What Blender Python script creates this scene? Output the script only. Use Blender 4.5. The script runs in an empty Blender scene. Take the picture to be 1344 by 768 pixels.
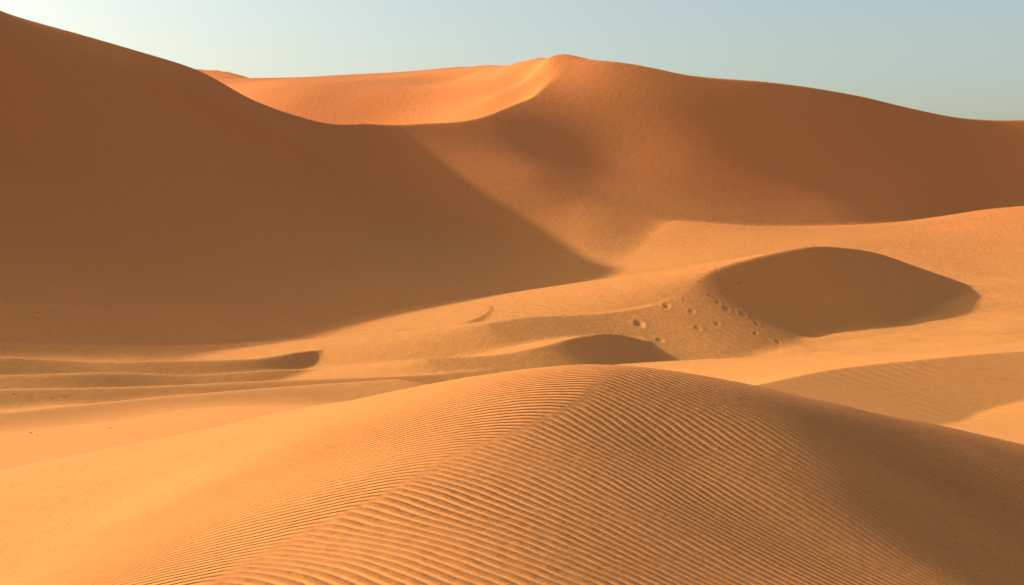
import bpy, math, numpy as np
import time
T0=time.time()
F_=1846.0
HZ=300.0
def W(px,py,d):
    return ((px-672.0)/F_*d, d, (HZ-py)/F_*d)
def WZ(px,d,z):
    return ((px-672.0)/F_*d, d, z)

# ---------------------------------------------------------------- helpers
class TPS:
    def __init__(s,pts,reg=0.0,sc=1.0):
        p=np.array(pts,float); s.sc=sc
        s.xy=p[:,:2]/sc; z=p[:,2]; n=len(p)
        K=s.k(s.xy[:,None,0]-s.xy[None,:,0], s.xy[:,None,1]-s.xy[None,:,1])+np.eye(n)*reg
        P=np.hstack([np.ones((n,1)),s.xy])
        A=np.zeros((n+3,n+3)); A[:n,:n]=K; A[:n,n:]=P; A[n:,:n]=P.T
        b=np.zeros(n+3); b[:n]=z
        s.w=np.linalg.lstsq(A,b,rcond=None)[0]; s.n=n
    def k(s,dx,dy):
        r2=dx*dx+dy*dy
        return 0.5*r2*np.log(r2+1e-9)
    def __call__(s,x,y):
        x=x/s.sc; y=y/s.sc
        out=s.w[s.n]+s.w[s.n+1]*x+s.w[s.n+2]*y
        for i in range(s.n):
            out=out+s.w[i]*s.k(x-s.xy[i,0],y-s.xy[i,1])
        return out
def smax(a,b,k):
    h=np.maximum(k-np.abs(a-b),0)/k
    return np.maximum(a,b)+h*h*k*0.25
def smin(a,b,k): return -smax(-a,-b,k)
def sstep(a,b,x):
    t=np.clip((x-a)/(b-a),0,1); return t*t*(3-2*t)
def vnoise(x,y,seed):
    xi=np.floor(x).astype(np.int64); yi=np.floor(y).astype(np.int64)
    fx=x-xi; fy=y-yi
    fx=fx*fx*fx*(fx*(fx*6-15)+10); fy=fy*fy*fy*(fy*(fy*6-15)+10)
    def h(a,b):
        n=(a*374761393+b*668265263+seed*1442695)&0x7fffffff
        n=((n^(n>>13))*1274126177)&0x7fffffff
        n=n^(n>>16)
        return (n&0xffff)/65535.0*2-1
    return (h(xi,yi)*(1-fx)+h(xi+1,yi)*fx)*(1-fy)+(h(xi,yi+1)*(1-fx)+h(xi+1,yi+1)*fx)*fy
def wob(x,y,seed,n=7):
    r=np.random.default_rng(seed); o=0
    for i in range(n):
        a=r.uniform(0,2*math.pi); f=r.uniform(.5,1.6); o=o+np.sin((x*math.cos(a)+y*math.sin(a))*f*2+r.uniform(0,6.28))/n**.5
    return o
def catmull(P,n=12):
    P=np.array(P,float); Q=np.vstack([2*P[0]-P[1],P,2*P[-1]-P[-2]])
    out=[];tt=[]
    for i in range(1,len(Q)-2):
        for j in range(n):
            t=j/n
            a,b,c,d=Q[i-1],Q[i],Q[i+1],Q[i+2]
            out.append(0.5*((2*b)+(-a+c)*t+(2*a-5*b+4*c-d)*t*t+(-a+3*b-3*c+d)*t**3)); tt.append(i-1+t)
    out.append(P[-1]); tt.append(len(P)-1)
    return np.array(out),np.array(tt)
def ridge(x,y,pts,mfar,mnear,rnd=0.15,n=10):
    """dune with a crest line; upper envelope of direction dependent slopes (left hand / right hand of the crest)"""
    C,tt=catmull([W(*p) for p in pts],n)
    mf=np.interp(tt,np.arange(len(pts)),mfar); mn=np.interp(tt,np.arange(len(pts)),mnear)
    Tn=np.gradient(C[:,:2],axis=0); Tn/=np.linalg.norm(Tn,axis=1)[:,None]
    best=np.full(x.shape,-1e9)
    for i in range(len(C)-1):
        ax,ay,az=C[i]; bx,by,bz=C[i+1]
        dx,dy=bx-ax,by-ay; L2=dx*dx+dy*dy+1e-12
        t=np.clip(((x-ax)*dx+(y-ay)*dy)/L2,0,1)
        qx=x-(ax+dx*t); qy=y-(ay+dy*t); d=np.sqrt(qx*qx+qy*qy+1e-9)
        tx=Tn[i,0]+(Tn[i+1,0]-Tn[i,0])*t; ty=Tn[i,1]+(Tn[i+1,1]-Tn[i,1])*t
        sn=np.clip((tx*qy-ty*qx)/d,-1,1)
        a=mf[i]+(mf[i+1]-mf[i])*t; b=mn[i]+(mn[i+1]-mn[i])*t
        wgt=0.5+0.5*np.sin(0.5*np.pi*sn)
        sl=a*wgt+b*(1-wgt)
        best=np.maximum(best,az+(bz-az)*t-sl*(np.sqrt(d*d+rnd*rnd)-rnd))
    return best

# ---------------------------------------------------------------- grid
def nonuni(segs):
    out=[]
    for a,b,n in segs: out.append(np.linspace(a,b,n,endpoint=False))
    out.append([segs[-1][1]]); return np.concatenate(out)
U=nonuni([(-2.2,-0.9,30),(-0.9,-0.42,90),(-0.42,0.42,1150),(0.42,0.9,60),(0.9,2.2,20)])
ys=[-30.0]
while ys[-1]<2500:
    y=ys[-1]; w=math.sqrt(y*y+16)
    if y<6: r=0.03
    elif y<26: r=0.0042
    elif y<100: r=0.0040
    elif y<180: r=0.0026
    elif y<420: r=0.0024
    elif y<600: r=0.006
    else: r=0.03
    ys.append(y+w*r)
Y1=np.array(ys)
Ug,Yg=np.meshgrid(U,Y1)
X=(Ug*np.sqrt(Yg**2+16)); Y=Yg
nr,nc=X.shape
PX=672+F_*X/np.maximum(Y,1.0)

# ---------------------------------------------------------------- lowland
low=[WZ(-600,45,-8),WZ(0,42,-7.1),WZ(400,42,-6.3),WZ(800,42,-8),WZ(1344,42,-8.0),WZ(2000,42,-8.5),
 WZ(0,25,-5.5),WZ(672,25,-6),WZ(1344,25,-7),WZ(-300,15,-5.5),WZ(672,10,-5.5),WZ(1600,15,-6.5),
 WZ(-600,62,-9),WZ(0,62,-9.2),WZ(300,62,-8.1),WZ(520,62,-7.9),WZ(800,62,-9.5),WZ(1344,55,-8.4),WZ(1344,64,-9.0),WZ(1230,64,-9.1),WZ(1344,76,-9.3),
 WZ(0,80,-10.6),WZ(350,80,-10.0),WZ(700,80,-10.5),WZ(1000,80,-10),
 WZ(-600,100,-10),WZ(0,100,-11.4),WZ(400,100,-11.8),WZ(700,100,-11.9),WZ(1000,100,-11.0),WZ(1344,104,-9.0),WZ(2000,100,-8.5),
 WZ(-600,125,-8),WZ(0,125,-11.0),WZ(200,128,-11.8),WZ(400,128,-12.4),WZ(700,125,-12.3),WZ(1000,125,-11.7),WZ(1344,125,-10.1),WZ(2000,125,-8.5),
 WZ(0,150,-9.8),WZ(400,150,-11.9),WZ(700,150,-11.2),WZ(1000,150,-10.3),WZ(1344,150,-9.3),
 WZ(0,180,-9.5),WZ(400,178,-11),WZ(700,178,-9.6),WZ(1000,178,-8.0),WZ(1344,178,-6.8),WZ(2000,178,-5),
 WZ(-600,210,-9),WZ(400,210,-8.5),WZ(700,205,-7.8),WZ(850,208,-5.4),WZ(1000,203,-4.4),W(1344,332,215),
 W(800,334,228),W(930,318,230),W(1000,298,256),W(1100,296.5,264),W(1230,284,284),W(1344,277.5,298),W(1700,272,320),
 W(870,290,250),WZ(1000,285,-2),WZ(1100,296,-3),WZ(1230,314,-1),WZ(1400,330,0),WZ(1700,350,0),WZ(700,262,-6),WZ(300,262,-9),WZ(-600,262,-9),
 WZ(672,350,-8),WZ(-400,350,-8),
]
LOW=TPS(low,0.02,50)(np.clip(X,-260,260),np.clip(Y,-30,350))
LOW+=0.35*vnoise(X/14+3,Y/9+1,1)*sstep(30,80,Y)*(1-0.5*sstep(150,220,Y))+0.12*vnoise(X/5,Y/3.2,2)*sstep(60,95,Y)*(1-sstep(150,200,Y))

# ---------------------------------------------------------------- big dunes
crL=[(-200,-30,225),(0,15,226),(100,42,228),(200,72,231),(260,92,235),(320,125,241),(390,150,250)]
crS=[(480,160,266),(560,160,273),(640,148,283),(700,125,298),(728,100,310),(722,71,321)]
crR=[(800,80,314),(900,98,312),(1000,107,317),(1130,127,327),(1230,148,337),(1344,156,349),(1600,162,366),(2000,160,384)]
ALL=[W(*p) for p in crL+crS+crR]
Fp=list(ALL)
for p in crL: x,y,z=W(*p); Fp.append((x,y+28,z+13))
for p in crS[:4]: x,y,z=W(*p); Fp.append((x-6,y+28,z+13))
for p in crR[:]: x,y,z=W(*p); Fp.append((x,y+28,z+13))
x,y,z=W(*crS[-1]); Fp.append((x-4,y+22,z+9))
Fp+=[W(0,405,140),W(200,432,146),W(400,445,156),W(560,427,170),W(700,352,225),
 WZ(0,190,12),WZ(200,193,6.5),WZ(400,203,1.5),
 W(560,300,226),W(640,230,256),W(640,300,235),W(700,230,259),
 W(780,240,266),W(800,200,281),W(790,300,242),W(900,200,284),W(900,292,254),W(1000,200,290),W(1000,298,261),
 W(1130,210,301),W(1130,295,272),W(1230,284,289),W(1230,215,313),W(1344,278,303),W(1344,215,327),W(1700,270,324),W(2000,270,334),
 WZ(0,110,-17),WZ(400,120,-20),WZ(700,165,-16),WZ(1000,210,-16),WZ(1344,240,-16),WZ(2000,240,-16),
 # unseen arm added left of the big dune, curling forward to cast shade
 (-92,212,42),(-112,212,43),(-112,184,36),(-113,165,30),(-114,150,26),(-114,143,23.5),(-113,120,15.5),(-110,95,6),(-108,70,-4),
 (-155,212,40),(-155,165,26),(-155,120,12),(-155,80,-4),(-60,90,-14),(-40,60,-20),(0,60,-30),(60,60,-30),(-84,150,8),(-84,175,17),(-82,120,-1.5)]
Bp=list(ALL)
for p in crL: x,y,z=W(*p); Bp+=[(x+4,y+30,z-15),(x-4,y-25,z+12)]
for p in crS[:3]: x,y,z=W(*p); Bp.append((x+3,y-25,z-3))
for p in crR: x,y,z=W(*p); Bp+=[(x,y+30,z-9),(x-2,y-25,z+12)]
Bp+=[W(480,130,336),W(560,130,331),W(650,124,311),W(690,104,322),W(710,74,335),W(690,78,347),W(670,83,360),W(650,94,345),W(650,88,378),W(650,93,415),W(600,104,360),
 W(600,95,392),W(600,100,425),W(480,101,402),W(540,98,398),W(480,105,435),W(400,102,408),W(300,103,412),W(390,128,340),W(330,125,350),
 WZ(100,412,40),WZ(100,330,12),(-180,400,25),(-120,212,52),(-120,150,80),(-120,250,38),(-180,200,60),
 WZ(300,470,33),WZ(600,460,33),WZ(720,400,32),WZ(850,400,18),WZ(1344,430,5),WZ(300,560,10),WZ(800,560,5),WZ(1500,560,0)]
msk=(Y>60)&(Y<900)
BIG=np.full(X.shape,-60.0)
xm=np.clip(X[msk],-200,330); ym=np.clip(Y[msk],0,560)
Fz=TPS(Fp,0.004,50)(xm,ym)
def spur(x,y,a,b,h,wl,wr):
    ax,ay=a;bx,by=b; dx,dy=bx-ax,by-ay; L=math.hypot(dx,dy)
    t=((x-ax)*dx+(y-ay)*dy)/L/L; s=((x-ax)*dy-(y-ay)*dx)/L
    g=np.where(s<0,np.exp(-(s/wr)**2),np.exp(-(s/wl)**2))
    return h*g*sstep(-0.1,0.45,t)*(1-sstep(0.8,1.15,t))
a=W(1000,112,320);b=W(1235,286,288)
Fz+=spur(xm,ym,(a[0],a[1]),(b[0],b[1]),1.8,14,20)
a=W(90,95,215);b=W(420,170,236)
Fz+=spur(xm,ym,(a[0],a[1]),(b[0],b[1]),1.8,6,7)
Bz=TPS(Bp,0.004,50)(xm,ym)
Bz=np.where((ym<130),80,Bz)
BIG[msk]=smin(Fz,Bz,0.8)
BIG+=0.4*vnoise(X/23,Y/17,31)*sstep(150,200,Y)
BIG=BIG-sstep(480,800,Y)*60
kk=0.8+8.0*(1-sstep(760,900,PX))
Z=smax(BIG,LOW,kk)

# ---------------------------------------------------------------- secondary dunes
def add(Z,pts,mf,mn,k=0.25,rnd=0.2,pad=45):
    P=np.array([W(*p) for p in pts])
    m=(X>P[:,0].min()-pad)&(X<P[:,0].max()+pad)&(Y>P[:,1].min()-pad)&(Y<P[:,1].max()+pad)
    R=ridge(X[m],Y[m],pts,mf,mn,rnd)
    Z[m]=smax(R,Z[m],k)
    return Z
Z=add(Z,[(640,424,124),(700,416,128),(780,412,133),(860,400,138),(905,378,143),(935,355,148),(1000,336,154),(1060,324,159),(1105,325,163),(1150,332,167),(1200,349,171),(1260,370,176)],
 [.12,.12,.13,.13,.14,.14,.15,.18,.22,.25,.3,.3],[.32,.32,.32,.32,.42,.6,.66,.68,.68,.66,.6,.5],0.4,0.22)
Z=add(Z,[(520,434,129),(590,428,134),(632,415,139),(642,404,145),(625,402,152)],[.15,.15,.16,.18,.2],[.3,.38,.58,.64,.55],0.4,0.15,30)
Z=add(Z,[(560,471,108),(650,466,111),(710,455,114),(755,443,118),(800,438,122),(845,447,127),(890,463,131),(920,478,134)],[.12,.14,.16,.16,.16,.16,.16,.16],[.22,.3,.4,.58,.66,.66,.62,.5],0.4,0.15,30)
Z=add(Z,[(-200,472,92),(0,469,100),(120,475,106),(200,474,109),(330,471,113),(400,461,118),(440,462,123),(520,475,128),(600,484,133)],[.16]*9,[.4,.4,.3,.4,.48,.6,.6,.55,.4],0.3,0.2,30)
Z=add(Z,[(-200,515,80),(0,511,85),(200,507,91),(350,500,96),(520,494,101),(640,488,107)],[.15]*6,[.34]*6,0.4,0.25,30)
Z=add(Z,[(-200,492,88),(0,493,93),(140,489,99),(260,492,104),(380,485,109),(470,489,113),(560,486,118)],[.15]*7,[.38,.3,.42,.3,.45,.42,.35],0.3,0.2,25)
Z=add(Z,[(-200,455,114),(0,452,120),(180,455,127),(300,453,134),(420,446,141),(520,442,147)],[.14]*6,[.36]*6,0.4,0.25,30)
Z=add(Z,[(-300,388,126),(0,397,134),(120,413,138),(220,428,142),(320,438,147),(420,442,153)],[.1]*6,[.28]*6,0.4,0.25,30)
Z=add(Z,[(-200,560,60),(0,542,65),(120,530,70),(250,518,75),(400,506,80),(520,498,83)],[.25]*6,[.2]*6,0.6,0.4,30)
Z=add(Z,[(940,515,60),(1000,504,66),(1100,484,74),(1230,470,80),(1344,461,84),(1600,448,90)],[.25,.22,.16,.13,.1,.1],[.2,.22,.24,.24,.24,.24],0.06,0.06,30)
Z=add(Z,[(-400,120,540),(100,96,520),(265,91,515),(330,103,500),(420,125,490)],[.3]*5,[.35]*5,0.5,0.5,120)

# ---------------------------------------------------------------- foreground dune
cf=[(-300,685,27.5),(0,618,25),(150,591,24),(300,562,23),(450,528,22),(560,505,21.3),(690,487,20.5),(780,483,20.2),(900,491,20.9),(1000,508,21.8),(1100,530,23.2),(1200,553,25.2),(1344,590,29),(1650,680,31)]
fg=[W(*p) for p in cf]
for i,p in enumerate(cf):
    x,y,z=W(*p); dl=0.5 if p[0]<500 else 0.9
    if p[0]>850: dl=1.3
    fg+=[(x,y+4.5,z-dl),(x,y+12,z-dl*4.2)]
fg+=[W(700,530,17.8),W(620,590,15.5),W(480,660,13.3),W(350,720,12),W(200,768,11.2),
 W(0,700,18),W(0,768,15),W(200,650,17.5),W(170,720,13.8),W(900,600,16.9),W(1150,650,17.6),W(1344,680,20.3),W(1344,768,17.3),
 W(1000,768,12.5),W(800,768,11.2),W(700,680,12.9),W(550,768,10.5),WZ(672,5,-2.7),WZ(-600,6,-3.4),WZ(2000,6,-3.6),
 (-8,4,-4.2),(8,4,-4.5),(8,11,-4.6),(-8,-10,-4.5),(8,-10,-4.5),(0,-15,-3.5),(-20,0,-6.5),(20,0,-6.5),(-22,20,-7.5),(22,22,-9)]
m=(Y<60)&(np.abs(X)<70)
FG=np.full(X.shape,-60.0)
FG[m]=TPS(fg,0.0008,5)(np.clip(X[m],-30,30),np.clip(Y[m],-20,40))
FG-=sstep(22,60,np.abs(X))*30+sstep(36,58,Y)*40+sstep(10,40,-Y)*4
FG+=0.014*wob(X/1.5,Y/1.5,5)
Z=smax(Z,FG,0.5)
Z=np.maximum(Z,-25)

# footprints / pits
rng=np.random.default_rng(4)
for (px,py,d,r,dep,n) in [(850,425,132,.45,.09,3),(872,402,137,.35,.08,3),(910,392,139,.35,.08,3),(960,385,139,.35,.08,3),(1000,395,136,.35,.08,3),(1055,462,118,.8,.2,2),(930,466,119,.45,.1,3),(980,440,124,.4,.1,2),(1070,466,117,.5,.1,2)]:
    cx,cy,_=W(px,py,d)
    for i in range(n):
        fx=cx+rng.normal()*1.2; fy=cy+rng.normal()*2.2; rr=r*rng.uniform(.5,1.0)
        mm=(np.abs(X-fx)<6)&(np.abs(Y-fy)<8)
        q=np.sqrt(((X[mm]-fx)/rr)**2+((Y[mm]-fy)/(rr*1.4))**2)
        Z[mm]+= -dep*np.exp(-q*q)+dep*0.35*np.exp(-((q-1.5)/.45)**2)

# ---------------------------------------------------------------- ripple fields
xr=-0.44+0.45*(Y-15.5)
s=X-xr+0.06*wob(X/.9,Y/.9,11)
sp=0.06*np.logaddexp(0,s/0.06)
# second, fainter family of kinks gives the nested chevrons low on the dune
s2=X-(-3.0+0.45*(Y-13.0))+0.05*wob(X/.7,Y/.7,21)
sp2=0.05*np.logaddexp(0,s2/0.05)-0.05*np.logaddexp(0,(s2-0.9)/0.05)
ph=(Y-0.36*X+0.94*sp+0.22*sp2*sstep(17,14,Y)
    +0.075*wob(X/2.0,Y/2.0,12)+0.022*wob(X/.7,Y/.7,13)+0.006*wob(X/.2,Y/.2,18))/0.128
side=1/(1+np.exp(-np.clip((s+3.8*sstep(22,12.5,Y)+1.2)/0.8,-30,30)))
ra=(0.42+0.58*side)*(1-sstep(36,44,Y))*(0.9+0.2*wob(X/1.3,Y/1.3,14))
ra*=1-0.65*sstep(18.5,24,Y)*(1-side)
ra*=1+0.45*sstep(16,26,Y)*side
ph2=(Y*0.8+0.45*X+1.2*wob(X/9,Y/9,15)+0.3*wob(X/3,Y/3,16))/1.25
ra2=sstep(50,62,Y)*(0.6+0.4*wob(X/20,Y/20,17))*(1-0.7*sstep(190,280,Y))
ra2*=1-0.75*sstep(20,0,X)*(1-sstep(125,145,Y))
ra2*=0.45+0.55*sstep(0,-25,X)

# ---------------------------------------------------------------- mesh
nv=nr*nc
co=np.empty((nv,3),np.float32); co[:,0]=X.ravel(); co[:,1]=Y.ravel(); co[:,2]=Z.ravel()
idx=np.arange(nv,dtype=np.int32).reshape(nr,nc)
q=np.stack([idx[:-1,:-1],idx[:-1,1:],idx[1:,1:],idx[1:,:-1]],-1).reshape(-1,4)
me=bpy.data.meshes.new("sand_dunes")
me.vertices.add(nv); me.vertices.foreach_set("co",co.ravel())
nf=len(q); me.loops.add(nf*4); me.polygons.add(nf)
me.loops.foreach_set("vertex_index",q.ravel())
me.polygons.foreach_set("loop_start",np.arange(0,nf*4,4,dtype=np.int32))
me.polygons.foreach_set("loop_total",np.full(nf,4,dtype=np.int32))
me.polygons.foreach_set("use_smooth",np.ones(nf,dtype=bool))
me.update(calc_edges=True)
for nm,arr in (("ripple_phase",ph),("ripple_amp",ra),("ripple2_phase",ph2),("ripple2_amp",ra2)):
    at=me.attributes.new(nm,'FLOAT','POINT'); at.data.foreach_set("value",arr.ravel().astype(np.float32))
terrain=bpy.data.objects.new("sand_dunes",me); bpy.context.scene.collection.objects.link(terrain)

# ---------------------------------------------------------------- node helpers
def newmat(name):
    m=bpy.data.materials.new(name); m.use_nodes=True; return m
mat=newmat("sand")
nt=mat.node_tree; N=nt.nodes; Lk=nt.links
bs=N["Principled BSDF"]; bs.inputs["Roughness"].default_value=0.95
bs.inputs["Specular IOR Level"].default_value=0.1
def nd(t,**k):
    n=N.new(t)
    for a,b in k.items(): setattr(n,a,b)
    return n
def mth(op,a,b=None,c=None):
    n=nd("ShaderNodeMath",operation=op)
    for i,v in enumerate((a,b,c)):
        if v is None: continue
        if isinstance(v,(int,float)): n.inputs[i].default_value=v
        else: Lk.new(v,n.inputs[i])
    return n.outputs[0]
geo=nd("ShaderNodeNewGeometry")
pos=geo.outputs["Position"]
def noise(sc,det=3,rough=.5):
    n=nd("ShaderNodeTexNoise"); n.inputs["Scale"].default_value=sc; n.inputs["Detail"].default_value=det; n.inputs["Roughness"].default_value=rough
    Lk.new(pos,n.inputs["Vector"]); return n.outputs["Fac"]
def mixc(f,a,b):
    n=nd("ShaderNodeMix",data_type='RGBA')
    if isinstance(f,(int,float)): n.inputs[0].default_value=f
    else: Lk.new(f,n.inputs[0])
    for i,v in ((6,a),(7,b)):
        if isinstance(v,tuple): n.inputs[i].default_value=(*v,1)
        else: Lk.new(v,n.inputs[i])
    return n.outputs[2]
def mrange(v,a,b,c0=0.0,c1=1.0):
    n=nd("ShaderNodeMapRange"); Lk.new(v,n.inputs[0])
    for i,t in enumerate((a,b,c0,c1)): n.inputs[i+1].default_value=t
    return n.outputs[0]
sep=nd("ShaderNodeSeparateXYZ"); Lk.new(pos,sep.inputs[0])
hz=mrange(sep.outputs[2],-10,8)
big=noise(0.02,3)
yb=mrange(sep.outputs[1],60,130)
west_shade=mth('MULTIPLY',mrange(sep.outputs[0],0,-45),mrange(sep.outputs[1],115,160))  # redder tone of the shaded left dune base, painted into the sand colour
f1=mth('ADD',mth('MULTIPLY',mth('MAXIMUM',hz,mth('MULTIPLY',west_shade,0.85)),0.65),mth('MULTIPLY',big,0.4))
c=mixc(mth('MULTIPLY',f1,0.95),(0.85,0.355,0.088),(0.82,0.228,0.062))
g=noise(60,2,.7); c=mixc(mth('MULTIPLY',mrange(g,.3,.7),0.28),c,(0.50,0.17,0.045))
g2=mrange(noise(1.6,6,.75),.35,.7); c=mixc(mth('MULTIPLY',g2,0.24),c,(0.58,0.19,0.05))
g3=mrange(noise(9,4,.75),.35,.75); c=mixc(mth('MULTIPLY',g3,0.2),c,(0.48,0.16,0.045))
def attr(n):
    a=nd("ShaderNodeAttribute"); a.attribute_name=n; return a.outputs["Fac"]
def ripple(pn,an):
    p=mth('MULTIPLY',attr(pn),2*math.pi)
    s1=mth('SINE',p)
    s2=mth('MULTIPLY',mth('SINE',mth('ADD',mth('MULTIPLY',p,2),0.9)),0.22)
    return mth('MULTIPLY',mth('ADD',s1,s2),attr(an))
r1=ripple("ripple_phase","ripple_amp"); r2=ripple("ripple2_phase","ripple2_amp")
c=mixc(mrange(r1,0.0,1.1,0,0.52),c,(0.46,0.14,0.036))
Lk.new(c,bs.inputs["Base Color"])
h=mth('ADD',mth('MULTIPLY',r1,0.0175),mth('MULTIPLY',r2,0.036))
h=mth('ADD',h,mth('MULTIPLY',noise(80,2,.7),0.0050))
h=mth('ADD',h,mth('MULTIPLY',noise(6,4,.65),0.022))
h=mth('ADD',h,mth('MULTIPLY',mth('MULTIPLY',noise(0.6,8,.78),0.24),yb))
bp=nd("ShaderNodeBump"); bp.inputs["Strength"].default_value=1.0; bp.inputs["Distance"].default_value=1.0
Lk.new(h,bp.inputs["Height"]); Lk.new(bp.outputs[0],bs.inputs["Normal"])
me.materials.append(mat)

# ---------------------------------------------------------------- pebbles lying on the flats
def ground(x,y):
    j=int(np.clip(np.searchsorted(Y1,y)-1,0,nr-2)); ty=(y-Y1[j])/(Y1[j+1]-Y1[j])
    a=np.interp(x,X[j],Z[j]); b=np.interp(x,X[j+1],Z[j+1]); return a*(1-ty)+b*ty
import bmesh
bm=bmesh.new(); rng=np.random.default_rng(9)
def rocks(px,d,n,sx,sy,smin_,smax_):
    cx=(px-672)/F_*d
    for i in range(n):
        x=cx+rng.normal()*sx; y=d+rng.normal()*sy; r=rng.uniform(smin_,smax_)
        z=ground(x,y)
        v=bmesh.ops.create_icosphere(bm,subdivisions=1,radius=r)['verts']
        sc3=rng.uniform(.7,1.3,3)*np.array([1.2,1.2,.6]); ang=rng.uniform(0,6.28); ca,sa=math.cos(ang),math.sin(ang)
        for q_ in v:
            k=1+rng.uniform(-.22,.22); a_,b_,c_=q_.co.x*sc3[0]*k,q_.co.y*sc3[1]*k,q_.co.z*sc3[2]*k
            q_.co=(x+a_*ca-b_*sa,y+a_*sa+b_*ca,z+c_+r*.1)
rocks(75,57,12,1.5,1.8,.016,.042); rocks(40,88,12,4,3,.03,.065); rocks(130,92,8,5,3,.03,.065); rocks(95,134,8,4,3,.04,.09)
rocks(760,132,5,5,4,.03,.06); rocks(900,122,12,5,4,.03,.08); rocks(945,144,12,3,3,.04,.10)
pm=bpy.data.meshes.new("pebbles"); bm.to_mesh(pm); bm.free()
po=bpy.data.objects.new("pebbles",pm); bpy.context.scene.collection.objects.link(po)
pmat=newmat("pebble_stone"); pn=pmat.node_tree; pb=pn.nodes["Principled BSDF"]; pb.inputs["Roughness"].default_value=0.9
tn=pn.nodes.new("ShaderNodeTexNoise"); tn.inputs["Scale"].default_value=14; cr=pn.nodes.new("ShaderNodeValToRGB")
cr.color_ramp.elements[0].color=(.14,.07,.04,1); cr.color_ramp.elements[1].color=(.30,.16,.08,1)
pn.links.new(tn.outputs["Fac"],cr.inputs[0]); pn.links.new(cr.outputs[0],pb.inputs["Base Color"]); pm.materials.append(pmat)

# ---------------------------------------------------------------- sun, sky
AZ=20.0; EL=24.0
L=(-math.cos(math.radians(EL))*math.cos(math.radians(AZ)), math.cos(math.radians(EL))*math.sin(math.radians(AZ)), math.sin(math.radians(EL)))
from mathutils import Vector
sd=bpy.data.lights.new("sun",'SUN'); sd.energy=4.9; sd.angle=math.radians(1.4); sd.color=(1,0.95,0.73)
so=bpy.data.objects.new("sun",sd); bpy.context.scene.collection.objects.link(so)
so.rotation_euler=Vector(L).to_track_quat('Z','Y').to_euler()
w=bpy.data.worlds.new("World"); bpy.context.scene.world=w; w.use_nodes=True
wn=w.node_tree; bg=wn.nodes["Background"]
sky=wn.nodes.new("ShaderNodeTexSky"); sky.sky_type='NISHITA'; sky.sun_disc=False
sky.sun_elevation=math.radians(EL); sky.sun_rotation=math.radians(270+AZ); sky.air_density=1.0; sky.dust_density=3.0; sky.ozone_density=1.0
tint=wn.nodes.new("ShaderNodeMix"); tint.data_type='RGBA'; tint.blend_type='MULTIPLY'; tint.inputs[0].default_value=1.0
wn.links.new(sky.outputs[0],tint.inputs[6]); tint.inputs[7].default_value=(1.50,1.44,1.28,1)
wn.links.new(tint.outputs[2],bg.inputs[0]); bg.inputs[1].default_value=0.132

cam=bpy.data.cameras.new("camera"); co_=bpy.data.objects.new("camera",cam); bpy.context.scene.collection.objects.link(co_)
co_.location=(0,0,0); co_.rotation_euler=(math.radians(90),0,0)
cam.sensor_width=36; cam.lens=36*F_/1344; cam.shift_y=-84/1344; cam.clip_end=6000; cam.clip_start=0.1
sc=bpy.context.scene; sc.camera=co_
sc.view_settings.view_transform='Standard'; sc.view_settings.look='None'; sc.view_settings.exposure=0
print("done",time.time()-T0)
